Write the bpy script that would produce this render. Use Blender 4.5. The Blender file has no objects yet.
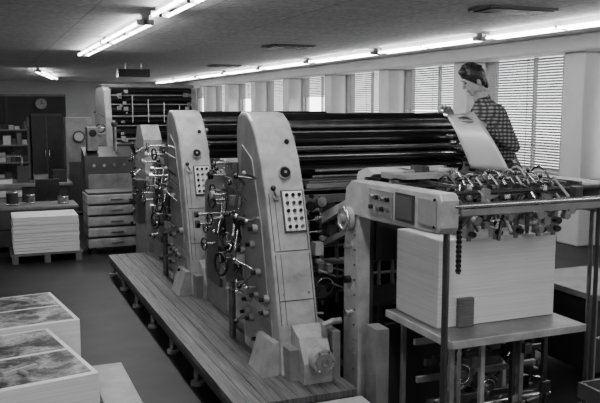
import bpy, math, random
from mathutils import Vector, Matrix
random.seed(7)
scene = bpy.context.scene
COL = scene.collection

# ------------------------------------------------------------------ materials
MATS = {}
def nodes_of(name):
    m = bpy.data.materials.new(name); m.use_nodes = True
    nt = m.node_tree; b = nt.nodes['Principled BSDF']
    MATS[name] = m
    return m, nt, b
def g(v): return (v, v, v, 1)
def mat(name, v, rough=0.5, metal=0.0, var=0.12, scale=6.0, bump=0.0, stretch=(1,1,1), spec=0.5):
    m, nt, b = nodes_of(name)
    tc = nt.nodes.new('ShaderNodeTexCoord'); mp = nt.nodes.new('ShaderNodeMapping')
    mp.inputs['Scale'].default_value = stretch
    n = nt.nodes.new('ShaderNodeTexNoise'); n.inputs['Scale'].default_value = scale; n.inputs['Detail'].default_value = 7
    n.inputs['Roughness'].default_value = .62
    r = nt.nodes.new('ShaderNodeMapRange')
    r.inputs['From Min'].default_value = 0.3; r.inputs['From Max'].default_value = 0.7
    r.inputs['To Min'].default_value = v*(1-var); r.inputs['To Max'].default_value = v*(1+var)
    nt.links.new(tc.outputs['Object'], mp.inputs['Vector']); nt.links.new(mp.outputs['Vector'], n.inputs['Vector'])
    nt.links.new(n.outputs['Fac'], r.inputs['Value']); nt.links.new(r.outputs['Result'], b.inputs['Base Color'])
    b.inputs['Roughness'].default_value = rough; b.inputs['Metallic'].default_value = metal
    b.inputs['Specular IOR Level'].default_value = spec
    if bump:
        bp = nt.nodes.new('ShaderNodeBump'); bp.inputs['Strength'].default_value = bump; bp.inputs['Distance'].default_value = 0.01
        nt.links.new(n.outputs['Fac'], bp.inputs['Height']); nt.links.new(bp.outputs['Normal'], b.inputs['Normal'])
    return m
mat('enamel', 0.27, 0.36, 0, 0.32, 7)
mat('enamel_mid', 0.15, 0.40, 0, 0.35, 6)
mat('enamel_dark', 0.045, 0.42, 0, 0.3, 6)
mat('cast_dark', 0.018, 0.45, 0, 0.4, 8)
mat('black', 0.006, 0.22, 0, 0.2, 8)
mat('rubber', 0.005, 0.17, 0, 0.3, 20, stretch=(0.2,4,4))
mat('steel', 0.60, 0.25, 1.0, 0.15, 10)
mat('steel_dark', 0.2, 0.32, 1.0, 0.3, 10)
mat('white_paint', 0.55, 0.5, 0, 0.1, 3)
mat('wall_paint', 0.33, 0.7, 0, 0.1, 1.5)
mat('wall_dark', 0.035, 0.7, 0, 0.25, 1.5)
mat('column_paint', 0.36, 0.6, 0, 0.1, 2)
mat('beam_paint', 0.46, 0.6, 0, 0.08, 2)
mat('floor_concrete', 0.015, 0.5, 0, 0.75, 1.6, 0.05, spec=.22)
mat('paper_plain', 0.68, 0.8, 0, 0.03, 3)
mat('skin', 0.33, 0.5, 0, 0.06, 12)
mat('hair', 0.010, 0.45, 0, 0.5, 60, 0.6, (1,1,0.3))
mat('trousers', 0.04, 0.85, 0, 0.2, 30)
mat('shoe', 0.02, 0.4)
mat('eye', 0.03, 0.2)
mat('lip', 0.2, 0.5)
mat('blind', 0.26, 0.5, 0, 0.06, 3)
mat('window_frame', 0.2, 0.5)
mat('plate_metal', 0.42, 0.35, 0.25, 0.08, 4)
mat('wood_block', 0.10, 0.6, 0, 0.4, 8, 0, (1,1,14))
mat('exterior', 0.5, 0.9)
mat('card', 0.2, 0.7, 0, 0.25, 9)

def paper_stack_mat():
    m, nt, b = nodes_of('paper_edges')
    tc = nt.nodes.new('ShaderNodeTexCoord'); mp = nt.nodes.new('ShaderNodeMapping'); mp.inputs['Scale'].default_value = (0.7,0.7,60)
    n = nt.nodes.new('ShaderNodeTexNoise'); n.inputs['Scale'].default_value = 2.5; n.inputs['Detail'].default_value = 4
    r = nt.nodes.new('ShaderNodeMapRange'); r.inputs['To Min'].default_value = 0.44; r.inputs['To Max'].default_value = 0.80
    nt.links.new(tc.outputs['Object'], mp.inputs['Vector']); nt.links.new(mp.outputs['Vector'], n.inputs['Vector'])
    nt.links.new(n.outputs['Fac'], r.inputs['Value']); nt.links.new(r.outputs['Result'], b.inputs['Base Color'])
    b.inputs['Roughness'].default_value = 0.85
paper_stack_mat()
def wood_mat():
    m, nt, b = nodes_of('wood_planks')
    tc = nt.nodes.new('ShaderNodeTexCoord')
    mp = nt.nodes.new('ShaderNodeMapping'); mp.inputs['Scale'].default_value = (24,0.9,1)
    n = nt.nodes.new('ShaderNodeTexNoise'); n.inputs['Scale'].default_value = 2.2; n.inputs['Detail'].default_value = 8; n.inputs['Roughness'].default_value=.7
    r = nt.nodes.new('ShaderNodeMapRange'); r.inputs['From Min'].default_value=.34; r.inputs['From Max'].default_value=.66
    r.inputs['To Min'].default_value = 0.015; r.inputs['To Max'].default_value = 0.16
    nt.links.new(tc.outputs['Object'], mp.inputs['Vector']); nt.links.new(mp.outputs['Vector'], n.inputs['Vector'])
    nt.links.new(n.outputs['Fac'], r.inputs['Value']); nt.links.new(r.outputs['Result'], b.inputs['Base Color'])
    b.inputs['Roughness'].default_value = 0.5
wood_mat()
def ceiling_mat():
    m, nt, b = nodes_of('ceiling_tiles')
    tc = nt.nodes.new('ShaderNodeTexCoord')
    br = nt.nodes.new('ShaderNodeTexBrick'); br.offset = 0.0
    br.inputs['Scale'].default_value = 1.0; br.inputs['Brick Width'].default_value = 1.2; br.inputs['Row Height'].default_value = 0.6
    br.inputs['Mortar Size'].default_value = 0.012
    br.inputs['Color1'].default_value = g(0.62); br.inputs['Color2'].default_value = g(0.57); br.inputs['Mortar'].default_value = g(0.38)
    n = nt.nodes.new('ShaderNodeTexNoise'); n.inputs['Scale'].default_value = 14; n.inputs['Detail'].default_value = 6
    r = nt.nodes.new('ShaderNodeMapRange'); r.inputs['From Min'].default_value=.35; r.inputs['From Max'].default_value=.65
    r.inputs['To Min'].default_value=.72; r.inputs['To Max'].default_value=1.12
    mx = nt.nodes.new('ShaderNodeMix'); mx.data_type='RGBA'; mx.blend_type='MULTIPLY'; mx.inputs['Factor'].default_value = 1
    nt.links.new(tc.outputs['Object'], br.inputs['Vector']); nt.links.new(tc.outputs['Object'], n.inputs['Vector'])
    nt.links.new(n.outputs['Fac'], r.inputs['Value'])
    nt.links.new(br.outputs['Color'], mx.inputs['A']); nt.links.new(r.outputs['Result'], mx.inputs['B'])
    nt.links.new(mx.outputs['Result'], b.inputs['Base Color']); b.inputs['Roughness'].default_value = 0.8
ceiling_mat()
def plaid_mat():
    m, nt, b = nodes_of('plaid_shirt')
    tc = nt.nodes.new('ShaderNodeTexCoord')
    ws=[]
    for d in ('X','Y','Z'):
        w = nt.nodes.new('ShaderNodeTexWave'); w.wave_type='BANDS'; w.bands_direction=d; w.inputs['Scale'].default_value=11.0
        w.inputs['Distortion'].default_value=0.9; w.inputs['Detail'].default_value=0
        nt.links.new(tc.outputs['Object'], w.inputs['Vector']); ws.append(w)
    a = nt.nodes.new('ShaderNodeMath'); a.operation='MULTIPLY'
    nt.links.new(ws[0].outputs['Fac'], a.inputs[0]); nt.links.new(ws[2].outputs['Fac'], a.inputs[1])
    a2 = nt.nodes.new('ShaderNodeMath'); a2.operation='ADD'
    nt.links.new(a.outputs[0], a2.inputs[0])
    a3 = nt.nodes.new('ShaderNodeMath'); a3.operation='MULTIPLY'; a3.inputs[1].default_value=.3
    nt.links.new(ws[2].outputs['Fac'], a3.inputs[0]); nt.links.new(a3.outputs[0], a2.inputs[1])
    r = nt.nodes.new('ShaderNodeMapRange'); r.inputs['From Min'].default_value=.15; r.inputs['From Max'].default_value=.9
    r.inputs['To Min'].default_value=.02; r.inputs['To Max'].default_value=.22
    nt.links.new(a2.outputs[0], r.inputs['Value']); nt.links.new(r.outputs['Result'], b.inputs['Base Color'])
    b.inputs['Roughness'].default_value=.9
plaid_mat()
def poster_mat():
    m, nt, b = nodes_of('printed_sheet')
    tc = nt.nodes.new('ShaderNodeTexCoord')
    n = nt.nodes.new('ShaderNodeTexNoise'); n.inputs['Scale'].default_value=16; n.inputs['Detail'].default_value=12; n.inputs['Roughness'].default_value=.75; n.inputs['Distortion'].default_value=2.0
    n2 = nt.nodes.new('ShaderNodeTexNoise'); n2.inputs['Scale'].default_value=4.5; n2.inputs['Detail'].default_value=3; n2.inputs['Distortion'].default_value=1.0
    c = nt.nodes.new('ShaderNodeMath'); c.operation='MULTIPLY'
    nt.links.new(tc.outputs['Object'], n.inputs['Vector']); nt.links.new(tc.outputs['Object'], n2.inputs['Vector'])
    nt.links.new(n.outputs['Fac'], c.inputs[0]); nt.links.new(n2.outputs['Fac'], c.inputs[1])
    r = nt.nodes.new('ShaderNodeMapRange'); r.inputs['From Min'].default_value=.19; r.inputs['From Max'].default_value=.36
    r.inputs['To Min'].default_value=.012; r.inputs['To Max'].default_value=.40
    nt.links.new(c.outputs[0], r.inputs['Value']); nt.links.new(r.outputs['Result'], b.inputs['Base Color'])
    b.inputs['Roughness'].default_value=.45
poster_mat()
def mesh_guard():
    m, nt, b = nodes_of('perforated_guard')
    tc = nt.nodes.new('ShaderNodeTexCoord'); c = nt.nodes.new('ShaderNodeTexChecker'); c.inputs['Scale'].default_value=34
    c.inputs['Color1'].default_value=g(.4); c.inputs['Color2'].default_value=g(.02)
    nt.links.new(tc.outputs['Object'], c.inputs['Vector']); nt.links.new(c.outputs['Color'], b.inputs['Base Color'])
mesh_guard()
def emis(name, s):
    m, nt, b = nodes_of(name)
    b.inputs['Base Color'].default_value=g(.8); b.inputs['Emission Color'].default_value=(1,1,1,1); b.inputs['Emission Strength'].default_value=s
emis('tube_glow', 24.0)
def glass():
    m = bpy.data.materials.new('pane_glass'); m.use_nodes=True; nt=m.node_tree; MATS['pane_glass']=m
    for n in list(nt.nodes): nt.nodes.remove(n)
    o=nt.nodes.new('ShaderNodeOutputMaterial'); t=nt.nodes.new('ShaderNodeBsdfTransparent'); gl=nt.nodes.new('ShaderNodeBsdfGlossy')
    gl.inputs['Roughness'].default_value=.05; mx=nt.nodes.new('ShaderNodeMixShader'); mx.inputs[0].default_value=.06
    nt.links.new(t.outputs[0],mx.inputs[1]); nt.links.new(gl.outputs[0],mx.inputs[2]); nt.links.new(mx.outputs[0],o.inputs[0])
glass()

# ------------------------------------------------------------------ mesh builder
class MB:
    def __init__(s): s.v=[]; s.f=[]; s.m=[]; s.sm=[]; s.T=Matrix.Identity(4)
    def _add(s, vs, fs, mt, smooth=False):
        o=len(s.v); s.v += [tuple(s.T @ Vector(p)) for p in vs]
        for f in fs: s.f.append(tuple(i+o for i in f)); s.m.append(mt); s.sm.append(smooth)
    def box(s,x0,x1,y0,y1,z0,z1,mt):
        vs=[(x0,y0,z0),(x1,y0,z0),(x1,y1,z0),(x0,y1,z0),(x0,y0,z1),(x1,y0,z1),(x1,y1,z1),(x0,y1,z1)]
        s._add(vs,[(0,3,2,1),(4,5,6,7),(0,1,5,4),(1,2,6,5),(2,3,7,6),(3,0,4,7)],mt)
    def quad(s,a,b,c,d,mt): s._add([a,b,c,d],[(0,1,2,3)],mt)
    def prism(s,poly,a,b,mt,axis='x'):
        n=len(poly)
        def P(p,t):
            return {'x':(t,p[0],p[1]),'y':(p[0],t,p[1]),'z':(p[0],p[1],t)}[axis]
        vs=[P(p,a) for p in poly]+[P(p,b) for p in poly]
        fs=[tuple(range(n)),tuple(range(2*n-1,n-1,-1))]+[(i,i+n,(i+1)%n+n,(i+1)%n) for i in range(n)]
        s._add(vs,fs,mt)
    @staticmethod
    def frame(d):
        d=Vector(d).normalized(); u=d.orthogonal().normalized(); return d,u,d.cross(u)
    def cyl(s,p0,p1,r,mt,seg=14,r2=None,capm=None):
        p0=Vector(p0);p1=Vector(p1); r2=r if r2 is None else r2
        d,u,w=s.frame(p1-p0)
        cs=[(math.cos(2*math.pi*i/seg),math.sin(2*math.pi*i/seg)) for i in range(seg)]
        A=[p0+(u*c+w*q)*r for c,q in cs]; B=[p1+(u*c+w*q)*r2 for c,q in cs]
        s._add(A+B,[(i,(i+1)%seg,(i+1)%seg+seg,i+seg) for i in range(seg)],mt,True)
        s._add(A,[tuple(range(seg-1,-1,-1))],capm or mt); s._add(B,[tuple(range(seg))],capm or mt)
    def ball(s,c,r,mt,seg=10,rings=7,sc=(1,1,1)):
        vs=[];fs=[]
        for j in range(rings+1):
            th=math.pi*j/rings
            for i in range(seg):
                ph=2*math.pi*i/seg
                vs.append((c[0]+r*sc[0]*math.sin(th)*math.cos(ph),c[1]+r*sc[1]*math.sin(th)*math.sin(ph),c[2]+r*sc[2]*math.cos(th)))
        for j in range(rings):
            for i in range(seg):
                fs.append((j*seg+i,(j+1)*seg+i,(j+1)*seg+(i+1)%seg,j*seg+(i+1)%seg))
        s._add(vs,fs,mt,True)
    def torus(s,c,ax,R,r,mt,seg=20,rs=7):
        c=Vector(c); d,u,w=s.frame(ax); vs=[];fs=[]
        for i in range(seg):
            a=2*math.pi*i/seg; e=u*math.cos(a)+w*math.sin(a)
            for j in range(rs):
                b=2*math.pi*j/rs; vs.append(c+e*(R+r*math.cos(b))+d*(r*math.sin(b)))
        for i in range(seg):
            for j in range(rs):
                fs.append((i*rs+j,((i+1)%seg)*rs+j,((i+1)%seg)*rs+(j+1)%rs,i*rs+(j+1)%rs))
        s._add(vs,fs,mt,True)
    def handwheel(s,c,ax,R,mt='steel',rim='black'):
        c=Vector(c); d,u,w=s.frame(ax)
        s.torus(c,d,R,R*.13,rim); s.cyl(c-d*R*.5,c+d*R*.25,R*.25,mt,10)
        for k in range(3):
            a=2*math.pi*k/3+.4; s.cyl(c,c+(u*math.cos(a)+w*math.sin(a))*R,R*.09,mt,6)
    def gear(s,c,ax,R,t,mt,teeth=28,hub='steel'):
        c=Vector(c); d,u,w=s.frame(ax); n=teeth*4; ring=[]
        for i in range(n):
            a=2*math.pi*i/n; rr=R if (i%4)<2 else R*.92
            ring.append((u*math.cos(a)+w*math.sin(a))*rr)
        A=[c+p for p in ring];B=[c+d*t+p for p in ring]
        s._add(A+B,[tuple(range(n-1,-1,-1)),tuple(range(n,2*n))]+[(i,(i+1)%n,(i+1)%n+n,i+n) for i in range(n)],mt)
        s.cyl(c-d*t*.6,c+d*t*1.6,R*.3,hub,12)
        s.torus(c,d,R*.6,R*.05,hub); s.torus(c+d*t,d,R*.6,R*.05,hub)
    def lever(s,a,b,r=.009,mt='steel',knob='black',kr=.022):
        s.cyl(a,b,r,mt,8); s.ball(b,kr,knob,9,6)
    def tube(s,pts,r,mt):
        for a,b in zip(pts[:-1],pts[1:]): s.cyl(a,b,r,mt,9)
        for p in pts[1:-1]: s.ball(p,r,mt,9,6)
    def build(s,name,parent=None,bevel=0.0):
        me=bpy.data.meshes.new(name); me.from_pydata(s.v,[],s.f)
        used=[]; 
        for k in s.m:
            if k not in used: used.append(k)
        for k in used: me.materials.append(MATS[k])
        me.polygons.foreach_set('material_index',[used.index(k) for k in s.m])
        me.polygons.foreach_set('use_smooth',s.sm); me.update()
        ob=bpy.data.objects.new(name,me); COL.objects.link(ob)
        if bevel:
            b=ob.modifiers.new('bevel','BEVEL'); b.width=bevel; b.segments=2; b.limit_method='ANGLE'; b.angle_limit=math.radians(40)
        if parent: ob.parent=parent
        return ob
def group(name):
    e=bpy.data.objects.new(name,None); COL.objects.link(e); e.empty_display_size=.2; return e

# ------------------------------------------------------------------ room
RX=9.0; CZ=3.3; Y0=-4.0; Y1=35.0; X0=-8.0
m=MB(); m.box(X0-.1,RX+.2,Y0-.1,Y1+.1,-.1,0,'floor_concrete'); m.build('floor')
m=MB(); m.box(X0-.1,RX+.2,Y0-.1,Y1+.1,CZ,CZ+.1,'ceiling_tiles'); m.build('ceiling')
m=MB(); m.box(X0-.1,X0,Y0,Y1,0,CZ,'wall_paint'); m.build('wall_left')
m=MB(); m.box(X0,RX,Y0-.1,Y0,0,CZ,'wall_paint'); m.build('wall_front')
m=MB(); m.box(X0,RX,Y1,Y1+.1,0,CZ,'wall_paint'); m.build('wall_back')
cols=[9.6-3.1*k for k in range(4,0,-1)]+[9.6+3.1*k for k in range(0,9)]
m=MB()
m.box(RX,RX+.2,Y0,Y1,0,1.08,'wall_paint'); m.box(RX,RX+.2,Y0,Y1,3.14,CZ,'wall_paint')
for c in cols:
    a=max(c-.35,Y0); b=min(c+.35,Y1)
    if b>a: m.box(RX,RX+.2,a,b,1.08,3.14,'wall_paint')
m.build('wall_right')
m=MB()
for c in cols:
    if c-.2>Y0 and c+.2<Y1: m.box(RX-.45,RX-.005,c-.24,c+.24,0.0,CZ-.26,'column_paint')
m.build('wall_columns',bevel=.03)
m=MB(); m.box(RX-.62,RX-.005,Y0+.01,Y1-.01,CZ-.26,CZ-.005,'beam_paint'); m.build('ceiling_beam',bevel=.05)
m=MB(); m.box(RX-.25,RX,Y0+.01,Y1-.01,1.02,1.08,'window_frame')
m.build('trim_1')
wn=0
for i in range(len(cols)-1):
    a=cols[i]+.35; b=cols[i+1]-.35
    if a<Y0: continue
    wn+=1
    m=MB()
    z0,z1=1.08,3.14; xx0,xx1=RX+.06,RX+.12
    for (p,q,r_,s_) in [(a,b,z0,z0+.06),(a,b,z1-.06,z1),(a,a+.06,z0,z1),(b-.06,b,z0,z1),((a+b)/2-.03,(a+b)/2+.03,z0,z1)]:
        m.box(xx0,xx1,p,q,r_,s_,'window_frame')
    m.box(RX+.085,RX+.09,a,b,z0,z1,'pane_glass')
    m.build('window_%d'%wn)
    lo={3:1.12,4:1.12,5:2.1,6:1.5,7:2.5,8:1.3,9:2.5,10:2.0,11:2.6}.get(i,1.5)
    m=MB(); z=3.06; x=RX-.06
    m.box(x-.03,x+.03,a+.03,b-.03,3.06,3.12,'blind')
    while z>lo:
        m.quad((x-.013,a+.04,z+.0205),(x-.013,b-.04,z+.0205),(x+.013,b-.04,z-.0205),(x+.013,a+.04,z-.0205),'blind'); z-=.048
    m.box(x-.02,x+.02,a+.04,b-.04,lo-.03,lo,'blind')
    for yy in (a+.3,(a+b)/2,b-.3): m.cyl((x-.024,yy,lo),(x-.024,yy,3.07),.006,'window_frame',5)
    m.build('venetian_blind')
for i in range(4,9):
    a=cols[i]+.5; b=cols[i+1]-.5
    m=MB(); yy=a
    while yy<b:
        m.box(RX-.16,RX-.06,yy,yy+.05,.15,.8,'enamel'); yy+=.075
    m.box(RX-.14,RX-.08,a,b,.2,.25,'enamel'); m.box(RX-.14,RX-.08,a,b,.7,.75,'enamel')
    for yy in (a+.02,b-.08): m.box(RX-.14,RX-.08,yy,yy+.05,0,.2,'enamel')
    m.build('radiator')
m=MB(); m.box(RX+.3,40,-30,80,-.6,-.5,'exterior'); m.build('exterior_ground')

def fixture(x,y,L=2.9,z=CZ,ang=0,en=30):
    m=MB(); m.T=Matrix.Translation((x,y,z))@Matrix.Rotation(ang,4,'Z')
    m.box(-.045,.045,0,L,-.06,-.002,'white_paint')
    for sx in (-.085,.085):
        m.cyl((sx,.04,-.095),(sx,L-.04,-.095),.019,'tube_glow',8)
        for yy in (0.02,L/2,L-.04): m.box(min(sx,0)-.018,max(sx,0)+.018,yy-.02,yy+.02,-.115,-.05,'white_paint')
    o=m.build('fluorescent_light')
    ld=bpy.data.lights.new('tube_lamp','AREA'); ld.shape='RECTANGLE'; ld.size=.12; ld.size_y=L-.1; ld.energy=en
    l=bpy.data.objects.new('tube_lamp',ld); COL.objects.link(l); l.parent=o
    l.matrix_world=Matrix.Translation((x,y,z))@Matrix.Rotation(ang,4,'Z')@Matrix.Translation((0,L/2,-.125))
    return o
for y in (-3.5,-.3,2.9,6.1): fixture(1.87,y,2.6,en=42)
for y in (9.5,12.7): fixture(1.87,y,3.1,en=38)
fixture(1.5,23.5,3.0,ang=math.radians(-9)); fixture(2.0,26.7,3.0,ang=math.radians(-9))
for k in range(11): fixture(7.0,-3.5+3.35*k,3.1,en=46)
for y in (-3.4,0,3.5,7.,14.,21.,28.): fixture(-3.4,y,en=34)  # unseen extra row on the left, added to brighten the machine fronts
def vent(x,y,w,l):
    m=MB(); m.box(x-w/2,x+w/2,y-l/2,y+l/2,CZ-.03,CZ-.002,'enamel_dark')
    k=-l/2+.03
    while k<l/2-.03: m.box(x-w/2+.03,x+w/2-.03,y+k,y+k+.015,CZ-.045,CZ-.03,'black'); k+=.05
    m.build('ceiling_vent')
vent(5.6,7.3,.9,.45); vent(5.2,13.2,.8,.6); vent(6.0,20,.8,.6)
m=MB(); m.box(3.2,4.0,19.9,20.2,2.95,3.15,'black'); m.cyl((3.4,20.05,3.15),(3.4,20.05,3.3),.015,'steel'); m.cyl((3.8,20.05,3.15),(3.8,20.05,3.3),.015,'steel'); m.build('hanging_sign')

# ------------------------------------------------------------------ wooden walkway
m=MB()
PX0,PX1,PY0,PY1=1.44,2.32,4.6,10.2
nb=8; wv=(PX1-PX0)/nb
for k in range(nb): m.box(PX0+k*wv+.002,PX0+(k+1)*wv-.002,PY0,PY1,.205,.25,'wood_planks')
m.box(PX0+.02,PX0+.06,PY0+.01,PY1-.01,.13,.204,'cast_dark'); m.box(PX1-.06,PX1-.02,PY0+.01,PY1-.01,.13,.204,'enamel_dark')
yy=4.9
while yy<10.2:
    for xx in (PX0+.04,PX1-.05):
        m.cyl((xx,yy,0.02),(xx,yy,.14),.03,'steel',10); m.cyl((xx,yy,0),(xx,yy,.03),.055,'enamel',12)
    m.box(PX0+.04,PX1-.04,yy-.02,yy+.02,.14,.2,'enamel_dark')
    yy+=.86
m.build('wooden_walkway')

# ------------------------------------------------------------------ printing press
press=group('offset_printing_press')
TP=[(5.0,.25),(5.06,.6),(5.2,1.13),(5.34,1.57),(5.44,1.80),(5.54,1.96),(5.66,2.09),(5.78,2.15),(5.92,2.16),(6.0,2.12),(6.04,2.02),(6.02,1.6),(5.93,1.0),(5.88,.25)]
XA,XB=1.91,2.23
def face_T(x,p,q,f=.5):
    d=Vector((0,q[0]-p[0],q[1]-p[1])).normalized(); n=Vector((0,-d.z,d.y))
    o=Vector((x,p[0]+(q[0]-p[0])*f,p[1]+(q[1]-p[1])*f))
    M=Matrix(((1,0,0,0),(0,-n.y,d.y,0),(0,-n.z,d.z,0),(0,0,0,1)))
    return Matrix.Translation(o)@M
def unit(dy,idx):
    r=random.Random(idx)
    base=Matrix.Translation((0,dy,0))
    m=MB(); m.T=base
    m.prism(TP,XA,XB,'enamel')
    m.build('tower_cover_%d'%idx,press,.022)
    m=MB(); m.T=base
    m.prism([(5.25,.7),(5.42,1.35),(5.62,1.8),(5.86,1.9),(5.9,1.5),(5.8,.7)],XA-.012,XA-.001,'enamel_mid')
    m.prism([(5.12,.35),(5.2,.62),(5.8,.62),(5.8,.35)],XA-.012,XA-.001,'enamel_mid')
    for (p,q) in ((TP[1],TP[2]),(TP[2],TP[3])):
        m.T=base@face_T((XA+XB)/2,p,q)
        L=((q[0]-p[0])**2+(q[1]-p[1])**2)**.5/2-.015
        for s_ in (-1,1): m.box(s_*.135-.003,s_*.135+.003,-.004,.001,-L,L,'cast_dark')
        m.box(-.095,-.09,-.003,.001,-L,L,'enamel_dark')
    m.T=base@face_T((XA+XB)/2,TP[2],TP[3],.02); m.box(-.135,.135,-.004,.001,-.003,.003,'cast_dark')
    m.T=base@face_T((XA+XB)/2,TP[1],TP[2],.35); m.box(-.135,.135,-.004,.001,-.003,.003,'cast_dark')
    for (fx,fz) in ((-.1,.0),(.1,.0)): m.cyl((fx,-.008,.05),(fx,.0,.05),.008,'steel',8)
    m.T=base@face_T(2.115,TP[2],TP[3],.66)
    m.box(-.088,.088,-.02,0,-.16,.16,'enamel_dark'); m.box(-.078,.078,-.025,-.019,-.15,.15,'white_paint')
    for i in range(3):
        for j in range(5):
            cx=-.05+.05*i; cz=-.12+.06*j
            m.cyl((cx,-.04,cz),(cx,-.02,cz),.014,('black','cast_dark','steel_dark')[r.randint(0,2)] if j!=4 else 'black',9)
    m.T=base@face_T(2.08,TP[3],TP[4],.55)
    m.cyl((0,-.03,0),(0,0.01,0),.05,'steel',20); m.cyl((0,-.035,0),(0,-.025,0),.04,'black',20); m.cyl((-.0,-.045,0),(0,-.03,0),.012,'steel',8)
    m.T=base@face_T(1.985,TP[2],TP[3],.9)
    m.cyl((0,-.02,0),(0,0,0),.025,'steel',12); m.lever((0,-.02,0),(-.03,-.06,.06),.008)
    m.T=base@face_T(2.15,TP[4],TP[5],.8); m.cyl((0,-.012,0),(0,0,0),.02,'black',12)
    m.T=base
    m.prism([(4.80,.25),(4.80,.40),(4.90,.56),(5.04,.62),(5.04,.25)],2.0,2.22,'enamel')
    m.box(1.93,2.01,4.9,5.03,.25,.48,'enamel_mid')
    m.prism([(1.78,.25),(1.91,.25),(1.91,.50),(1.86,.50)],5.05,5.38,'enamel','y')
    m.cyl((2.12,4.73,.43),(2.12,4.81,.43),.085,'enamel',20); m.cyl((2.12,4.71,.43),(2.12,4.74,.43),.06,'enamel_mid',18); m.cyl((2.12,4.69,.43),(2.12,4.72,.43),.025,'steel',10)
    for k in range(6):
        a=k*math.pi/3; m.cyl((2.12+.072*math.cos(a),4.72,.43+.072*math.sin(a)),(2.12+.072*math.cos(a),4.735,.43+.072*math.sin(a)),.009,'steel',6)
    m.tube([(2.2,4.9,.56),(2.2,4.9,.64),(2.26,4.9,.66),(2.33,4.9,.66)],.024,'enamel_mid')
    m.box(2.24,2.3,4.84,5.3,.25,.6,'enamel_mid')
    m.build('tower_fittings_%d'%idx,press,.004)
    m=MB(); m.T=base
    m.prism([(5.86,.25),(5.9,1.2),(6.0,1.68),(6.9,1.72),(7.45,1.45),(7.5,.25)],2.02,2.2,'enamel_mid')
    m.box(2.0,2.018,6.15,6.75,1.05,1.65,'perforated_guard')
    m.box(1.99,2.02,6.85,7.3,.5,1.3,'enamel_dark')
    m.box(1.98,2.02,6.0,6.6,.35,.95,'enamel')
    m.build('side_frame_%d'%idx,press,.008)
    m=MB(); m.T=base
    m.box(1.86,1.92,5.98,6.2,.85,1.75,'enamel_dark'); m.box(1.80,2.02,6.02,6.18,.75,.95,'enamel_mid')
    m.box(1.84,2.02,6.0,6.3,1.55,1.62,'enamel_mid'); m.cyl((1.88,6.1,.25),(1.88,6.1,.8),.03,'steel_dark')
    m.box(1.82,2.0,6.3,6.42,.9,1.25,'enamel_dark')
    for k in range(14):
        y=5.9+r.random()*.7; z=.75+r.random()*1.0; x=1.80-r.random()*.1
        m.cyl((1.97,y,z),(x,y,z),.011,'steel',8); 
        if k%2: m.handwheel((x,y,z),(-1,-.2,0),.03+r.random()*.035)
        else: m.cyl((x+.015,y,z),(x-.02,y,z),.022+.015*r.random(),r.choice(['black','enamel','steel']),12)
    for k in range(20):
        y=5.5+r.random()*.9; z=.65+r.random()*1.15
        x=1.89-r.random()*.08
        m.lever((1.92,y,z),(x-.05,y-.10+r.random()*.2,z-.05+r.random()*.2),.007+.004*r.random(),r.choice(['steel','steel_dark']),r.choice(['black','black','steel','enamel']),.014+.011*r.random())
    for k in range(12):
        y=5.25+r.random()*.6; z=.4+r.random()*.9
        if z>.55+(y-5.1)*3: continue
        m.cyl((1.90,y,z),(1.86,y,z),.02+.02*r.random(),'enamel_mid',12); m.cyl((1.86,y,z),(1.83,y,z),.016,'black',10)
    for k in range(8):
        y=5.7+r.random()*.7; z=.7+r.random()*.6; 
        m.tube([(1.87,y,z+.45),(1.84,y-.05,z+.3),(1.80,y-.08,z+.15),(1.85,y-.02,z)],.007,r.choice(['black','steel','cast_dark']))
    for k in range(6):
        y=5.75+r.random()*.6; z=.8+r.random()*.8
        m.box(1.82,1.89,y-.04,y+.04,z-.03,z+.05,r.choice(['enamel','enamel_mid','cast_dark']))
    m.handwheel((1.76,5.82,1.12),(-1,-.3,0),.075); m.handwheel((1.74,5.95,.92),(-1,-.3,0),.09)
    m.lever((1.9,5.75,1.45),(1.72,5.62,1.62),.011); m.lever((1.9,5.75,1.3),(1.70,5.6,1.38),.011)
    m.lever((1.86,5.55,.62),(1.66,5.3,.62),.012); m.lever((1.9,5.6,.9),(1.72,5.4,.86),.012)
    m.build('control_levers_%d'%idx,press)
    m=MB(); m.T=base
    FP=[(5.55,.25),(5.55,1.2),(5.6,1.75),(5.72,2.06),(5.9,2.12),(6.3,2.12),(6.6,1.9),(7.4,1.5),(7.5,.25)]
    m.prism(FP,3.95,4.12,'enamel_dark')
    m.cyl((3.955,5.95,1.98),(3.9,5.95,1.98),.1,'enamel_mid',18); m.box(3.84,3.95,5.6,5.75,1.6,2.0,'enamel_mid')
    m.box(4.12,4.3,5.7,6.9,.25,1.7,'enamel_mid')
    for k in range(7): m.cyl((3.9-.04*k,5.6,1.65+.05*k),(3.9-.04*k,5.5,1.65+.05*k),.02,r.choice(['steel','black']),10)
    m.build('drive_side_frame_%d'%idx,press,.01)
    m=MB(); m.T=base
    R=[(6.05,2.08,.065,'rubber'),(5.86,2.04,.045,'steel_dark'),(5.78,1.93,.075,'rubber'),(6.2,1.97,.06,'rubber'),(5.72,1.80,.026,'steel'),
       (5.68,1.70,.055,'rubber'),(6.4,2.05,.055,'rubber'),(6.62,1.95,.06,'steel_dark'),(6.0,1.85,.09,'rubber'),(6.25,1.72,.12,'rubber'),
       (5.63,1.78,.02,'rubber'),(5.66,1.60,.03,'steel_dark'),(5.68,1.86,.02,'steel_dark')]
    for (y,z,rr,mt) in R:
        m.cyl((2.3,y,z),(3.88,y,z),rr,mt,28); m.cyl((2.2,y,z),(3.97,y,z),rr*.45,'steel_dark',10)
    m.cyl((2.25,5.95,1.42),(3.93,5.95,1.42),.2,'black',32); m.cyl((2.25,6.3,1.15),(3.93,6.3,1.15),.22,'steel_dark',32)
    m.cyl((2.25,6.0,.85),(3.93,6.0,.85),.2,'black',32)
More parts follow.
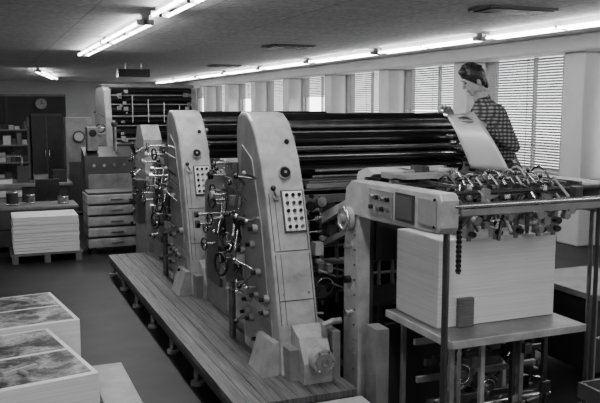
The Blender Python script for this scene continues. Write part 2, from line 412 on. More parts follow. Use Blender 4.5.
    for (y,z) in ((5.62,1.88),(5.6,1.62),(5.58,1.54),(5.62,2.0)):
        m.cyl((2.22,y,z),(3.95,y,z),.008,'steel',8)
    m.box(2.24,3.94,6.5,6.9,1.75,1.95,'enamel_dark')
    m.box(2.24,3.94,5.55,5.6,1.44,1.5,'enamel_mid')
    m.build('inking_rollers_%d'%idx,press)
    m=MB(); m.T=base
    m.box(2.24,3.94,6.5,7.5,.25,1.3,'cast_dark'); m.box(2.24,3.94,5.7,7.5,.1,.6,'cast_dark')
    for z in (.7,.82,.95,1.08,1.2,1.3,1.38): m.cyl((2.22,5.58,z),(3.95,5.58,z),.013 if z!=.95 else .03,'steel' if r.random()<.6 else 'enamel',8)
    m.gear((2.32,5.62,1.0),(1,0,0),.19,.05,'steel_dark'); m.gear((2.32,5.55,.62),(1,0,0),.15,.05,'steel_dark'); m.gear((2.45,5.6,1.3),(1,0,0),.12,.04,'steel_dark')
    m.gear((2.5,5.6,.75),(0,-1,0),.12,.04,'steel_dark'); m.gear((2.8,5.6,.8),(0,-1,0),.15,.04,'enamel_dark')
    for k in range(12): m.box(2.34+.13*k,2.36+.13*k,5.56,5.6,.6,1.4,'enamel_mid')
    for k in range(26):
        x=2.26+.3*r.random(); z=.5+1.1*r.random(); y=5.3+.2*r.random(); w_=.012+.03*r.random()
        if k%3==0: m.cyl((x,y,z),(x,y-.05,z),w_,r.choice(['steel','enamel_mid','black']),12)
        elif k%3==1: m.box(x-w_,x+w_,y,y+.08,z-w_*1.5,z+w_*1.5,r.choice(['enamel_mid','enamel','cast_dark']))
        else: m.cyl((x-.04,y,z),(x+.1,y,z+r.uniform(-.06,.06)),.009,r.choice(['steel','enamel']),8)
    m.build('cylinder_section_%d'%idx,press)
unit(0,1); unit(2.6,2)
CH=.75
m=MB()
m.box(2.62,4.2,4.98,5.46,CH-.04,CH,'steel_dark')
for x in (2.7,3.4,4.15):
    for y in (5.02,5.42): m.box(x-.025,x+.025,y-.025,y+.025,0,CH-.04,'enamel_dark')
m.build('catwalk',press,.003)
m=MB()
for x in (2.44,3.72):
    m.prism([(4.95,1.50),(4.95,1.56),(5.5,1.36),(5.5,1.28)],x,x+.05,'enamel')
    m.prism([(4.95,1.30),(4.95,1.34),(5.5,1.14),(5.5,1.09)],x,x+.05,'enamel_mid')
for k in range(6): m.cyl((2.46,5.03+.08*k,1.52-.03*k),(3.5,5.03+.08*k,1.52-.03*k),.012,'steel' if k%2 else 'enamel',8)
for k in range(4): m.cyl((2.3,5.3+.06*k,1.72-.05*k),(3.45,5.3+.06*k,1.72-.05*k),.010,'steel',8)
m.box(2.26,3.45,5.36,5.4,1.58,1.61,'enamel_mid')
m.build('chain_guides',press)
m=MB()
m.box(2.34,2.5,5.1,10.1,0,.24,'cast_dark'); m.box(3.8,4.1,5.55,11.4,0,.24,'cast_dark'); m.box(2.34,3.9,5.6,11.4,.0,.2,'cast_dark')
m.build('bed',press)
m=MB()
FD=[(10.35,0.0),(10.4,1.2),(10.5,1.75),(10.7,1.95),(10.95,1.93),(11.1,1.7),(11.3,0.0)]
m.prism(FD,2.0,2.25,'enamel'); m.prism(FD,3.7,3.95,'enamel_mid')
for k,(z,mt) in enumerate([(1.8,'rubber'),(1.62,'steel'),(1.5,'rubber'),(1.3,'enamel_dark'),(1.1,'steel')]): m.cyl((2.25,10.6,z),(3.7,10.6,z),.06,mt,14)
m.box(2.26,3.69,10.7,11.2,.1,1.1,'cast_dark'); m.box(1.9,2.0,10.5,10.9,.6,1.2,'enamel_dark')
for z in (.8,1.0,1.3,1.5): m.handwheel((1.86,10.5+.1*z,z),(-1,0,0),.06)
r=random.Random(3)
for k in range(16):
    z=.6+1.2*r.random(); y=10.4+.6*r.random(); m.lever((2.,y,z),(1.86,y-.15,z+r.uniform(-.1,.15)))
m.box(2.3,3.6,9.9,10.3,.9,1.0,'enamel_mid')
m.build('feeder',press,.008)

# ------------------------------------------------------------------ delivery
dl=group('sheet_delivery_unit')
m=MB()
m.prism([(3.76,1.46),(3.73,1.50),(3.73,1.66),(3.76,1.70),(4.9,1.68),(5.0,1.62),(5.02,1.5),(4.95,1.43),(4.6,1.43)],2.41,2.53,'enamel')
m.build('beam_left',dl,.01)
m=MB()
m.box(2.403,2.411,4.03,4.26,1.48,1.66,'cast_dark'); m.box(2.400,2.405,4.05,4.24,1.50,1.64,'enamel_dark')
m.box(2.403,2.411,4.30,4.62,1.48,1.65,'enamel_mid')
m.box(2.403,2.411,3.78,3.98,1.50,1.655,'enamel_mid')
for i in range(4):
    for j in range(2): m.cyl((2.38,4.35+.075*i,1.53+.07*j),(2.405,4.35+.075*i,1.53+.07*j),.016,'black' if (i+j)%2 else 'steel',9)
for z in (1.5,1.66): m.cyl((2.40,3.8,z),(2.412,3.8,z),.009,'black',8)
m.cyl((2.36,4.93,1.40),(2.41,4.93,1.40),.085,'enamel',24); m.torus((2.36,4.93,1.40),(1,0,0),.08,.012,'steel'); m.cyl((2.33,4.93,1.40),(2.37,4.93,1.40),.035,'enamel_mid',14)
m.build('beam_controls',dl)
m=MB()
m.prism([(4.80,0.0),(4.80,1.44),(4.98,1.44),(5.04,1.2),(5.04,0.0)],2.42,2.51,'enamel')
m.box(2.51,2.55,4.82,5.0,.0,1.4,'cast_dark')
m.box(2.425,2.52,4.52,4.68,0,.68,'enamel_mid')
for k in range(10): m.cyl((2.41,4.86,.3+.11*k),(2.421,4.86,.3+.11*k),.008,'steel_dark',8)
for (z,mt) in ((1.2,'steel'),(.95,'black'),(.7,'steel')): m.cyl((2.38,4.94,z),(2.421,4.94,z),.028,mt,12)
m.build('pillar_left',dl,.008)
m=MB()
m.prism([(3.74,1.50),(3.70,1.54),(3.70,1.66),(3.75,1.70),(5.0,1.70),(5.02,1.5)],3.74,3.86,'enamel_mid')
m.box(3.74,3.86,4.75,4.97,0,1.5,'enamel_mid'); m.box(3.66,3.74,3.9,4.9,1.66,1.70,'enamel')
m.build('beam_right',dl,.012)
m=MB()
for (y,z,r_,mt) in [(3.74,1.625,.016,'steel'),(3.80,1.56,.011,'steel'),(3.88,1.68,.014,'cast_dark'),(4.0,1.66,.016,'enamel_mid'),(4.25,1.63,.018,'black'),(4.5,1.68,.03,'steel_dark'),(4.85,1.66,.045,'black'),(4.93,1.55,.03,'steel')]:
    m.cyl((2.5,y,z),(3.78,y,z),r_,mt,12)
m.box(2.56,3.74,4.8,4.84,1.1,1.5,'cast_dark'); m.box(2.54,3.74,3.71,3.735,1.57,1.605,'enamel_mid')
for k in range(9):
    x=2.7+.115*k
    m.box(x-.012,x+.012,3.95,4.9,1.69,1.712,'cast_dark' if k%2 else 'steel_dark')
m.prism([(4.86,1.72),(4.95,1.76),(5.1,1.72),(5.14,1.62),(5.1,1.6)],2.56,3.2,'plate_metal')
m.prism([(4.4,1.72),(4.45,1.745),(4.6,1.745),(4.65,1.72)],2.56,2.95,'enamel_mid')
for k in range(5): m.box(2.6+.12*k,2.66+.12*k,4.66,4.82,1.70,1.74+.02*(k%3),['enamel_mid','steel','cast_dark'][k%3])
m.build('gripper_rails',dl)
m=MB()
r=random.Random(11)
darks=['cast_dark','enamel_dark','enamel_mid','steel','black','steel_dark','cast_dark']
for k in range(44):
    x=2.72+.72*r.random(); y=3.78+.7*r.random(); z=1.46+.24*r.random(); w=.008+.020*r.random(); h=.012+.035*r.random()
    m.box(x-w,x+w,y-w,y+w,z-h,z+h,r.choice(darks))
for k in range(80):
    x=2.66+.80*r.random(); y=3.76+.8*r.random(); z=1.5+.27*r.random()
    m.cyl((x,y,z),(x+r.uniform(-.08,.08),y+r.uniform(-.08,.08),z-.03-.1*r.random()),.004+.010*r.random(),r.choice(['steel','black','steel_dark','enamel','cast_dark']),9)
for k in range(14):
    x=2.72+.70*r.random(); y=3.74+.12*r.random(); z=1.44+.16*r.random()
    m.cyl((x,y-.02,z),(x,y+.02,z),.016+.016*r.random(),r.choice(['black','steel_dark','enamel_mid','steel']),14); m.cyl((x,y,z),(x,y,1.62),.007,'steel',8)
for k in range(13):
    x0=2.66+.06*k; a_=r.uniform(.04,.10); pts=[(x0+.12*t/6,3.95+.4*t/6,1.71+a_*math.sin(math.pi*t/6)) for t in range(7)]
    m.tube(pts,.007,r.choice(['enamel','black','steel','cast_dark']))
for k in range(7):
    x=2.70+.1*k; m.lever((x,4.0,1.68),(x-.03,3.93,1.76+.02*(k%3)),.006,'steel','black',.014)
for x in (2.78,2.98,3.14,3.32,3.44):
    m.box(x-.012,x+.012,3.98,4.0,1.36,1.62,'steel_dark'); m.box(x-.03,x+.03,3.97,4.02,1.38,1.44,'enamel_mid'); m.cyl((x,3.93,1.41),(x,3.99,1.41),.018,'black',10)
m.build('gripper_mechanism',dl)
m=MB()
for (x,y) in ((2.5,3.82),(2.58,3.92),(3.66,3.82),(3.70,3.92)):
    m.cyl((x,y,0.0),(x,y,1.56),.015,'cast_dark' if y<3.9 else 'steel_dark',10)
z=1.5
while z>1.18:
    m.box(2.66,2.69,3.93,3.95,z-.018,z,'black'); m.box(2.668,2.682,3.925,3.955,z-.03,z-.014,'cast_dark'); z-=.03
m.build('guide_rods',dl)
m=MB()
m.box(2.6,3.64,3.88,4.7,.725,.765,'enamel_mid'); m.box(2.595,3.645,3.865,3.88,.715,.765,'enamel')
m.box(2.585,2.6,3.88,4.7,.715,.765,'enamel')
m.build('pile_table',dl,.004)
m=MB()
for (x,y,mt) in ((2.68,4.0,'enamel_mid'),(2.80,4.1,'steel'),(2.95,4.05,'enamel'),(3.2,4.05,'cast_dark'),(3.32,4.12,'enamel_mid'),(3.46,4.05,'steel_dark'),(2.68,4.6,'enamel_mid'),(3.55,4.6,'enamel')): m.box(x-.016,x+.016,y-.016,y+.016,0,.71,mt)
for (z,mt,y) in ((.12,'enamel_dark',4.3),(.35,'enamel_mid',4.3),(.5,'cast_dark',4.2),(.6,'enamel',4.34),(.24,'steel_dark',4.16)): m.box(2.62,3.6,y,y+.03,z,z+.04,mt)
m.box(2.62,3.72,4.74,4.78,.0,.64,'cast_dark')
m.gear((2.88,4.2,.42),(0,-1,0),.11,.03,'steel_dark'); m.gear((3.1,4.2,.3),(0,-1,0),.09,.03,'steel_dark'); m.gear((3.36,4.25,.5),(0,-1,0),.1,.03,'cast_dark')
m.cyl((2.62,4.15,.2),(3.6,4.15,.2),.02,'steel',12)
m.cyl((2.75,4.12,.1),(3.1,4.12,.1),.07,'enamel_mid',18)
r=random.Random(21)
for k in range(54):
    x=2.66+.9*r.random(); z=.1+.52*r.random(); y=4.0+.3*r.random(); q=.01+.03*r.random()
    if k%2: m.box(x-q,x+q,y-.02,y+.02,z-q,z+q*1.4,r.choice(darks))
    else: m.cyl((x,y,z),(x+r.uniform(-.15,.15),y,z+r.uniform(-.15,.1)),.008,r.choice(['steel','black','enamel']),8)
m.build('lift_frame',dl,.003)
m=MB(); m.box(2.66,3.6,4.14,4.68,.767,1.345,'paper_edges'); m.build('delivered_paper_pile',bevel=.004)
m=MB(); m.box(2.80,2.92,4.105,4.135,.767,.96,'wood_block'); m.build('wood_block',bevel=.003)
m=MB()
m.box(3.46,3.92,3.42,3.72,.03,.06,'enamel_dark')
for z in (.06,.2,.34): m.box(3.46,3.92,3.42,3.44,z,z+.1,'enamel_dark'); m.box(3.46,3.92,3.70,3.72,z,z+.1,'enamel_dark'); m.box(3.46,3.48,3.44,3.70,z,z+.1,'enamel_dark'); m.box(3.90,3.92,3.44,3.70,z,z+.1,'enamel_dark')
for x in (3.47,3.89):
    for y in (3.45,3.67): m.box(x,x+.02,y,y+.02,0,.44,'steel_dark')
m.build('slatted_crate')
m=MB(); m.box(1.75,2.3,4.18,4.5,.21,.24,'plate_metal')
for x in (1.79,2.26):
    for y in (4.21,4.47): m.box(x-.015,x+.015,y-.015,y+.015,0,.21,'enamel_mid')
m.build('metal_step',bevel=.003)
m=MB(); m.box(4.3,5.1,4.5,5.4,.70,.75,'enamel_mid'); m.box(4.34,5.06,4.54,5.36,.1,.68,'cast_dark'); m.box(4.34,5.06,4.53,4.54,.38,.40,'steel')
for x in (4.32,5.02):
    for y in (4.52,5.33): m.box(x,x+.05,y,y+.05,0,.7,'enamel_mid')
m.build('tool_bench',bevel=.005)

# ------------------------------------------------------------------ printing plate held by the printer
m=MB(); nu,nv=10,14
A=Vector((3.43,5.27,2.13)); B=Vector((3.54,5.06,2.16)); C=Vector((3.56,4.62,1.73)); D=Vector((3.44,4.93,1.73))
vs=[];fs=[]
for i in range(nu+1):
    for j in range(nv+1):
        u=i/nu;v=j/nv
        p=(A*(1-u)+B*u)*(1-v)+(D*(1-u)+C*u)*v
        p+=Vector((-.03,-.04,0.03))*math.sin(math.pi*v)
        vs.append(p)
for i in range(nu):
    for j in range(nv):
        a=i*(nv+1)+j; fs.append((a,a+1,a+nv+2,a+nv+1))
m._add(vs,fs,'plate_metal',True)
o=m.build('printing_plate'); sd=o.modifiers.new('s','SOLIDIFY'); sd.thickness=.003

# ------------------------------------------------------------------ people
def remeshed(mb,name,voxel,smooth=3):
    ob=mb.build(name); r_=ob.modifiers.new('r','REMESH'); r_.mode='VOXEL'; r_.voxel_size=voxel; r_.use_smooth_shade=True
    if smooth:
        s_=ob.modifiers.new('s','SMOOTH'); s_.iterations=smooth; s_.factor=.5
    dg=bpy.context.evaluated_depsgraph_get(); dg.update()
    me=bpy.data.meshes.new_from_object(ob.evaluated_get(dg)); 
    bpy.data.objects.remove(ob)
    no=bpy.data.objects.new(name,me); COL.objects.link(no)
    for p in me.polygons: p.use_smooth=True
    return no
def limb(m,pts):
    for (a,ra),(b,rb) in zip(pts[:-1],pts[1:]):
        m.cyl(a,b,ra,'skin',16,rb)
    for a,ra in pts: m.ball(a,ra*1.0,'skin',16,12)
def loft(m,rings,mt='skin',seg=24):
    vs=[];fs=[]
    for (cx,cy,z,rx,ry) in rings:
        for i in range(seg):
            a=2*math.pi*i/seg; vs.append((cx+rx*math.cos(a),cy+ry*math.sin(a),z))
    n=len(rings)
    for j in range(n-1):
        for i in range(seg): fs.append((j*seg+i,j*seg+(i+1)%seg,(j+1)*seg+(i+1)%seg,(j+1)*seg+i))
    fs.append(tuple(range(seg-1,-1,-1))); fs.append(tuple((n-1)*seg+i for i in range(seg)))
    m._add(vs,fs,mt,True)
def hand(W,dirv,palmn,side,name,man):
    W=Vector(W); d=Vector(dirv).normalized(); n=Vector(palmn).normalized(); s_=d.cross(n).normalized()*side
    n=s_.cross(d)*side
    m=MB()
    P=lambda a,b,c: W+d*a+s_*b+n*c
    m.cyl(P(-.03,0,0),P(.02,0,0),.025,'skin',12,.028)
    for b in (-.028,-.010,.010,.028): m.cyl(P(.012,b*.7,0),P(.085,b,0),.015,'skin',10,.0125)
    L=[(.028,.068),(.010,.078),(-.010,.072),(-.029,.056)]
    for b,l in L:
        a0=P(.082,b,0); a1=P(.082+l*.42,b*1.15,.012); a2=P(.082+l*.72,b*1.2,.032); a3=P(.082+l*.84,b*1.2,.055)
        for u,v,r0,r1 in ((a0,a1,.0095,.0088),(a1,a2,.0088,.008),(a2,a3,.008,.0068)):
            m.cyl(u,v,r0,'skin',8,r1); m.ball(v,r1,'skin',8,6)
    t0=P(.02,.022,.004);t1=P(.05,.05,.018);t2=P(.078,.056,.036);t3=P(.095,.05,.05)
    for u,v,r0,r1 in ((t0,t1,.015,.0115),(t1,t2,.0115,.010),(t2,t3,.010,.008)):
        m.cyl(u,v,r0,'skin',8,r1); m.ball(v,r1,'skin',8,6)
    o=remeshed(m,name,.004,1); o.data.materials.clear(); o.data.materials.append(MATS['skin']); o.parent=man
def make_man(name,shirt,loc,rotz,lean,LE,LW,RE,RW,headpitch=14,sc=1.0):
    man=group(name)
    m=MB()
    loft(m,[(-.03,0,.84,.10,.155),(-.03,0,.93,.120,.165),(-.01,0,1.03,.110,.150),(.01,0,1.14,.115,.158),(.02,0,1.28,.126,.188),(.025,0,1.38,.118,.20),(.03,0,1.43,.098,.185),(.038,0,1.465,.078,.13),(.045,0,1.50,.060,.075)])
    limb(m,[((.045,0,1.43),.065),((.065,0,1.52),.058),((.075,0,1.57),.055)])
    LS=Vector((.025,.19,1.40));RS=Vector((.025,-.19,1.40))
    LEv,LWv,REv,RWv=Vector(LE),Vector(LW),Vector(RE),Vector(RW)
    for S,E,W in ((LS,LEv,LWv),(RS,REv,RWv)):
        limb(m,[(S,.064),(S.lerp(E,.5),.058),(E,.050),(E.lerp(W,.45),.045),(W,.028)])
    for s_ in (1,-1):
        limb(m,[((-.03,.085*s_,.88),.105),((-.01,.095*s_,.68),.088),((.02,.10*s_,.48),.066),((-.01,.10*s_,.30),.062),((-.03,.10*s_,.10),.048)])
    body=remeshed(m,'body',.012,4)
    me=body.data; me.materials.clear()
    for k in (shirt,'trousers','skin','black'): me.materials.append(MATS[k])
    for p in me.polygons:
        c=p.center; k=0
        if c.z<1.0: k=1
        if 0.985<c.z<1.015: k=3
        for E,W in ((LEv,LWv),(REv,RWv)):
            ax=(W-E).normalized(); t=(c-W).dot(ax); rad=((c-W)-ax*t).length
            if t>-.055 and rad<.05 and t<.06: k=2
        if c.z>1.505+ (c.x-.06)*-.25 and abs(c.y)<.09: k=2
        p.material_index=k
    body.parent=man
    m=MB(); m.torus((.055,0,1.503),(.25,0,1),.060,.012,shirt,24,8)
    o=m.build('collar'); o.parent=man
    hand(LWv,LWv-LEv,(-.1,0,-1),1,'hand_left',man)
    hand(RWv,RWv-REv,(-.1,0,-1),-1,'hand_right',man)
    HM=Matrix.Translation((.098,0,1.64))@Matrix.Rotation(math.radians(headpitch),4,'Y')
    m=MB(); m.T=HM
    m.ball((-.012,0,.03),.094,'skin',24,18,(1.0,.80,.95)); m.ball((.018,0,-.03),.070,'skin',20,14,(1.0,.85,1.15))
    m.ball((.056,0,-.085),.026,'skin',14,10,(1,1.2,.8)); m.ball((.052,0,.0),.045,'skin',14,10,(.7,1.2,1.2))
    m.cyl((.082,0,.02),(.105,0,-.020),.008,'skin',10,.013); m.ball((.101,0,-.024),.0125,'skin',10,8,(1,1.15,.8))
    m.ball((.083,0,-.053),.014,'skin',10,8,(.8,1.6,.9)); m.ball((.076,0,.03),.015,'skin',10,8,(.8,2.6,.6))
    m.cyl((-.03,0,-.03),(-.04,0,-.10),.052,'skin',14,.052)
    for s_ in (1,-1): m.ball((-.012,.077*s_,-.012),.025,'skin',12,8,(.7,.4,1.2)); m.ball((.0,.045*s_,-.055),.034,'skin',12,8,(1.3,.7,1))
    o=remeshed(m,'head',.0045,2); o.data.materials.clear(); o.data.materials.append(MATS['skin']); o.parent=man
    m=MB(); m.T=HM
    for s_ in (1,-1):
        m.ball((.079,.030*s_,.008),.0085,'eye',10,8,(1,1.3,.7)); m.box(.080,.089,min(.018*s_,.040*s_),max(.018*s_,.040*s_),.026,.030,'hair')
    m.box(.089,.097,-.018,.018,-.056,-.052,'lip')
    o=m.build('face_features'); o.parent=man
    m=MB(); m.T=HM; r=random.Random(5)
    m.ball((-.026,0,.046),.104,'skin',28,20,(1.02,.86,.92))
    m.ball((-.062,0,.0),.070,'skin',20,14,(.75,1.05,1.35))
    m.ball((.050,.0,.088),.040,'skin',16,12,(.8,1.5,.7)); m.ball((.066,.018,.074),.022,'skin',12,8,(.8,1.4,.8))
    for s_ in (1,-1):
        m.ball((.022,.062*s_,.05),.028,'skin',12,8,(1.0,.6,1.3)); m.ball((.012,.070*s_,.008),.014,'skin',10,8,(.8,.6,2.2)); m.ball((-.045,.060*s_,.0),.034,'skin',12,8,(.9,.7,1.5))
    for k in range(60):
        a=r.uniform(0,2*math.pi); e=r.uniform(.25,1.45)
        v=Vector((math.cos(a)*math.cos(e)*1.0,math.sin(a)*math.cos(e)*.84,math.sin(e)*.9))
        m.ball(Vector((-.026,0,.046))+v*.101,.008+.009*r.random(),'skin',8,6)
    o=remeshed(m,'hair',.005,1)
    o.data.materials.clear(); o.data.materials.append(MATS['hair']); o.parent=man
    for s_,nm in ((1,'shoe_left'),(-1,'shoe_right')):
        m=MB(); m.ball((.04,.10*s_,.045),.06,'skin',14,10,(2.3,.75,.7)); m.ball((-.03,.10*s_,.07),.055,'skin',14,10,(1,.9,1.0)); m.box(-.085,.165,.10*s_-.036,.10*s_+.036,.005,.03,'skin')
        o=remeshed(m,nm,.008,2); o.data.materials.clear(); o.data.materials.append(MATS['shoe']); o.parent=man
    for ch in man.children:
        for v in ch.data.vertices:
            z=v.co.z
            if z>.85: v.co.x += lean*(z-.85); v.co.z -= lean*lean*.5*(z-.85)
    man.location=loc; man.rotation_euler=(0,0,math.radians(rotz)); man.scale=(sc,sc,sc)
make_man('printer_man','plaid_shirt',(3.92,5.14,CH),166,.24,(-.02,.25,1.13),(.20,.19,1.31),(.16,-.25,1.18),(.32,-.06,1.38),17,1.02)

# ------------------------------------------------------------------ foreground printed stacks
def sheet_pile(x,y,w,l,z0,z1,ang,name):
    e=group(name); 
    T=Matrix.Translation((x,y,0))@Matrix.Rotation(ang,4,'Z')
    m=MB(); m.T=T
    m.box(-w,0,0,l,z0,z1,'paper_edges'); o=m.build('sheets',e,.004)
    m=MB(); m.T=T
    for (a,b) in ((.04,.48),(.52,.965)):
        m.box(-w+.03,-w*.5-.01,a*l,b*l,z1+.001,z1+.003,'printed_sheet'); m.box(-w*.5+.01,-.03,a*l,b*l,z1+.001,z1+.003,'printed_sheet')
    m.build('printed_top_sheet',e)
    m=MB(); m.T=T
    for k in range(5): m.box(-w,0,k*(l-.1)/4,k*(l-.1)/4+.1,z0-.03,z0-.002,'wood_block')
    for xx in (-w,-w/2-.04,-.08): m.box(xx,xx+.08,0,l,0,z0-.03,'wood_block')
    m.build('pallet',e)
sheet_pile(.546,5.32,1.25,.9,.15,.75,math.radians(8),'printed_sheet_pile')
sheet_pile(.522,4.18,1.25,1.02,.15,.75,math.radians(11),'printed_sheet_pile')
m=MB(); m.T=Matrix.Translation((.12,4.34,.756))@Matrix.Rotation(.5,4,'Z')
m.box(-.1,.1,-.012,.012,0,.02,'plate_metal'); m.box(-.02,.0,-.09,.09,0,.018,'enamel'); m.cyl((-.1,.04,.012),(.06,.05,.012),.011,'enamel_mid'); m.build('sheet_tool')
m=MB(); m.box(.58,.80,4.1,5.2,.41,.45,'enamel_mid')
for (x,y) in ((.6,4.15),(.78,4.15),(.6,5.15),(.78,5.15)): m.box(x-.015,x+.015,y-.015,y+.015,0,.41,'enamel_mid')
m.build('low_side_table',bevel=.005)

# ------------------------------------------------------------------ left background
m=MB()
r=random.Random(4); z=.14
while z<.62:
    h=.035+.03*r.random(); d=.012*r.random(); m.box(.31-d,1.19+.012*r.random(),11.3+d,11.95,z,z+h-.004,'paper_edges'); z+=h
m.build('blank_paper_pile',bevel=.003)
m=MB()
for k in range(5): m.box(.26,1.24,11.28+k*.145,11.38+k*.145,.11,.135,'wood_block')
for xx in (.28,.71,1.14): m.box(xx,xx+.08,11.28,11.97,0,.11,'wood_block')
m.build('wooden_pallet')
m=MB(); m.box(-1.0,1.28,12.3,12.95,.08,.66,'enamel_dark'); m.box(-1.02,1.3,12.28,12.97,.64,.68,'enamel_mid')
for x in (-.9,1.1): m.box(x,x+.1,12.3,12.9,0,.08,'black')
m.box(-1,1.28,12.29,12.3,.34,.35,'black')
m.build('storage_chest',bevel=.006)
m=MB()
for k in range(5):
    z=.10+k*.165
    m.box(1.36,2.22,11.62,12.2,z,z+.13,'enamel'); m.box(1.40,2.18,11.612,11.62,z+.015,z+.115,'enamel'); m.box(1.7,1.88,11.59,11.612,z+.05,z+.075,'steel_dark')
    m.box(1.38,2.20,11.66,12.18,z+.13,z+.165,'cast_dark')
for x in (1.4,2.1): m.box(x,x+.08,11.66,12.1,0,.1,'black')
m.build('tray_stack',bevel=.004)
m=MB(); m.box(1.55,2.4,13.4,13.9,.08,1.35,'enamel_dark'); m.prism([(13.4,1.35),(13.9,1.35),(13.9,1.5)],1.55,2.4,'cast_dark')
for k in range(4): m.cyl((1.7+.17*k,13.38,1.2),(1.7+.17*k,13.4,1.2),.03,'steel')
m.box(1.6,2.35,13.39,13.4,.2,1.05,'enamel_mid'); m.box(1.6,2.3,13.45,13.85,0,.08,'black')
m.box(1.62,1.8,13.5,13.8,1.45,1.85,'enamel_mid'); m.cyl((1.71,13.48,1.75),(1.71,13.5,1.75),.06,'black',16); m.cyl((2.1,13.65,1.4),(2.1,13.65,1.9),.03,'steel_dark'); m.ball((2.1,13.65,1.9),.06,'cast_dark')
m.build('control_console',bevel=.006)
m=MB(); m.box(-.3,1.45,14.5,15.3,.77,.82,'enamel_mid')
for x in (-.25,1.36):
    for y in (14.55,15.22): m.box(x,x+.05,y,y+.05,0,.77,'cast_dark')
m.box(-.28,1.42,14.6,15.2,.3,.33,'cast_dark'); m.box(.6,1.4,14.58,15.2,.4,.76,'enamel_dark')
m.build('workbench',bevel=.004)
for (x,y,w,d,h,mt) in [(.0,14.9,.1,.1,.22,'card'),(.3,14.8,.12,.15,.08,'paper_plain'),(.62,14.9,.1,.1,.3,'enamel_dark'),(.92,14.85,.12,.12,.14,'card'),(1.25,14.8,.12,.12,.24,'cast_dark')]:
    m=MB(); m.box(x-w,x+w,y-d,y+d,.822,.822+h,mt); m.box(x-w-.006,x+w+.006,y-d-.006,y+d+.006,.822+h*.8,.822+h,mt); m.build('cardboard_box',bevel=.003)
for (x,y,R_,h,mt) in [(.35,12.6,.09,.2,'cast_dark'),(.62,12.7,.07,.14,'steel_dark'),(1.1,12.55,.08,.11,'enamel_mid')]:
    m=MB(); m.cyl((x,y,.682),(x,y,.682+h),R_,mt,20); m.torus((x,y,.682+h),(0,0,1),R_*.95,.008,'steel'); m.torus((x,y,.70),(0,0,1),R_,.008,'steel'); m.cyl((x,y,.682+h),(x,y,.69+h),R_*.8,'black',16); m.build('ink_can')
m=MB(); m.box(.72,1.14,13.5,13.92,.46,.52,'cast_dark'); m.prism([(13.44,.6),(13.38,1.0),(13.42,1.0),(13.48,.6)],.74,1.12,'cast_dark')
m.cyl((.93,13.7,.1),(.93,13.7,.46),.025,'steel')
for k in range(5):
    a=k*2*math.pi/5; m.cyl((.93,13.7,.12),(.93+.26*math.cos(a),13.7+.26*math.sin(a),.05),.018,'steel_dark'); m.ball((.93+.26*math.cos(a),13.7+.26*math.sin(a),.03),.03,'black')
m.cyl((.93,13.46,.5),(.93,13.44,.65),.015,'steel'); m.build('office_chair',bevel=.01)
m=MB(); m.box(.15,.75,16.9,17.4,.12,.18,'cast_dark')
for x in (.17,.7): m.cyl((x,17.35,.1),(x,17.35,1.15),.02,'steel')
m.cyl((.17,17.35,1.15),(.7,17.35,1.15),.02,'steel')
for x in (.2,.7):
    for y in (16.95,17.35): m.cyl((x-.02,y,.06),(x+.02,y,.06),.06,'black',14)
for k in range(3): m.box(.2,.7,16.95,17.3,.18+.15*k,.31+.15*k,['card','paper_plain','enamel_mid'][k])
m.build('hand_trolley')
m=MB(); m.box(-7.9,1.9,20,20.12,0,2.45,'wall_dark'); m.box(-7.9,1.9,19.97,20.15,2.45,2.5,'enamel_mid')
for k in range(8): m.box(-7.9+1.2*k,-7.86+1.2*k,19.97,20,0,2.45,'enamel_dark')
m.build('wall_partition')
m=MB(); m.cyl((1.32,19.95,2.27),(1.32,19.99,2.27),.15,'cast_dark',28); m.cyl((1.32,19.94,2.27),(1.32,19.955,2.27),.13,'enamel',28)
m.box(1.315,1.325,19.93,19.94,2.27,2.37,'black'); m.box(1.32,1.39,19.93,19.94,2.265,2.275,'black'); m.build('wall_clock')
m=MB(); m.box(1.0,1.66,18.7,19.2,.06,2.0,'cast_dark'); m.box(.99,1.67,18.69,19.21,1.98,2.03,'enamel_dark'); m.box(1.325,1.335,18.69,18.7,.1,1.95,'enamel_mid')
m.cyl((1.29,18.67,1.05),(1.29,18.67,1.2),.012,'steel'); m.cyl((1.37,18.67,1.05),(1.37,18.67,1.2),.012,'steel')
for x in (1.02,1.58): m.box(x,x+.06,18.72,19.18,0,.06,'black')
m.build('storage_cabinet',bevel=.006)
m=MB()
for z in (.1,.5,.9,1.3,1.65): m.box(.2,.95,18.75,19.15,z,z+.03,'enamel_mid')
for x in (.2,.92):
    for y in (18.75,19.12): m.box(x,x+.03,y,y+.03,0,1.95,'enamel_mid')
r=random.Random(8)
for z in (.13,.53,.93,1.33,1.68):
    x=.25
    while x<.86:
        w_=.05+.13*r.random(); h=.08+.22*r.random() if z<1.6 else .06+.16*r.random()
        m.box(x,min(x+w_,.9),18.78+.1*r.random(),19.1,z,z+h,r.choice(['paper_plain','card','enamel_dark','white_paint','cast_dark'])); x+=w_+.02
m.build('shelf_rack')
m=MB(); m.box(1.5,2.0,16.0,16.5,.05,1.98,'enamel_mid'); m.box(1.54,1.96,15.99,16.0,.1,1.1,'enamel_dark'); m.cyl((1.75,15.97,1.6),(1.75,16.0,1.6),.12,'cast_dark',20); m.cyl((1.75,15.96,1.6),(1.75,15.98,1.6),.09,'enamel',20)
m.box(1.52,1.98,16.02,16.48,0,.05,'black'); m.build('electrical_cabinet',bevel=.008)

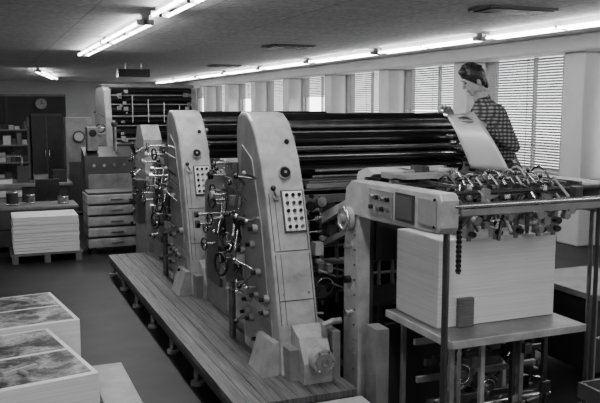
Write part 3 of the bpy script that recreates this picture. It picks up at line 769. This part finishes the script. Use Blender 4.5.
# second press in the background
p2=group('background_printing_press')
m=MB()
SP=[(14.6,0),(14.65,2.0),(14.8,2.5),(15.1,2.62),(15.8,2.62),(16.1,2.4),(16.2,0)]
m.prism(SP,2.1,2.22,'enamel'); m.prism(SP,3.75,3.87,'enamel')
m.box(2.1,3.87,14.95,15.8,2.56,2.62,'enamel_mid')
m.box(1.85,2.1,14.7,15.3,.3,1.7,'enamel_mid')
m.build('frames',p2,.01)
m=MB()
seq=[(2.50,.05,'rubber'),(2.41,.02,'steel'),(2.33,.055,'rubber'),(2.24,.02,'steel'),(2.13,.075,'black'),(2.02,.02,'enamel'),(1.93,.05,'rubber'),(1.84,.02,'steel'),(1.72,.09,'black'),(1.59,.02,'enamel'),(1.5,.05,'steel_dark'),(1.38,.06,'rubber'),(1.26,.02,'steel')]
for (z,rr,mt) in seq: m.cyl((2.22,14.75,z),(3.75,14.75,z),rr,mt,14)
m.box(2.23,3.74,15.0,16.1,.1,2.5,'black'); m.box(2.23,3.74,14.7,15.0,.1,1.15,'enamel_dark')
for z in (1.0,1.4,1.8): m.handwheel((2.0,14.65,z),(-.3,-1,0),.08); m.lever((2.1,14.8,z+.2),(1.9,14.6,z+.3))
r=random.Random(9)
for k in range(36):
    x=2.25+(.1 if k%3 else 1.35)+.14*r.random(); z=1.0+1.5*r.random(); q=.015+.025*r.random(); m.box(x-q,x+q,14.6,14.68,z-q,z+q,r.choice(['enamel','cast_dark','steel','enamel_mid']))
for k in range(4): m.cyl((2.6+.3*k,14.66,1.9),(2.6+.3*k,14.66,2.4-.06*k),.012,'steel')
m.build('rollers',p2)
m=MB(); m.box(2.5,3.6,12.2,13.0,.15,.95,'paper_edges'); m.build('feeder_paper_pile',bevel=.004)
m=MB()
for k in range(5): m.box(2.48,3.62,12.2+k*.175,12.3+k*.175,.12,.148,'wood_block')
for x in (2.5,3.0,3.52): m.box(x,x+.08,12.2,13.0,0,.12,'wood_block')
m.build('wooden_pallet')

# ------------------------------------------------------------------ world + camera
w=bpy.data.worlds.new('World'); scene.world=w; w.use_nodes=True
bg=w.node_tree.nodes['Background']; bg.inputs['Color'].default_value=(1,1,1,1); bg.inputs['Strength'].default_value=8.0
cam=bpy.data.cameras.new('camera'); cam.sensor_width=36; cam.lens=46.0; cam.clip_end=200
co=bpy.data.objects.new('camera',cam); COL.objects.link(co); co.location=(0,0,2.2)
a=math.radians(22.3); p=math.radians(7.06)
F=Vector((math.sin(a)*math.cos(p),math.cos(a)*math.cos(p),-math.sin(p)))
co.rotation_euler=F.to_track_quat('-Z','Y').to_euler()
scene.camera=co
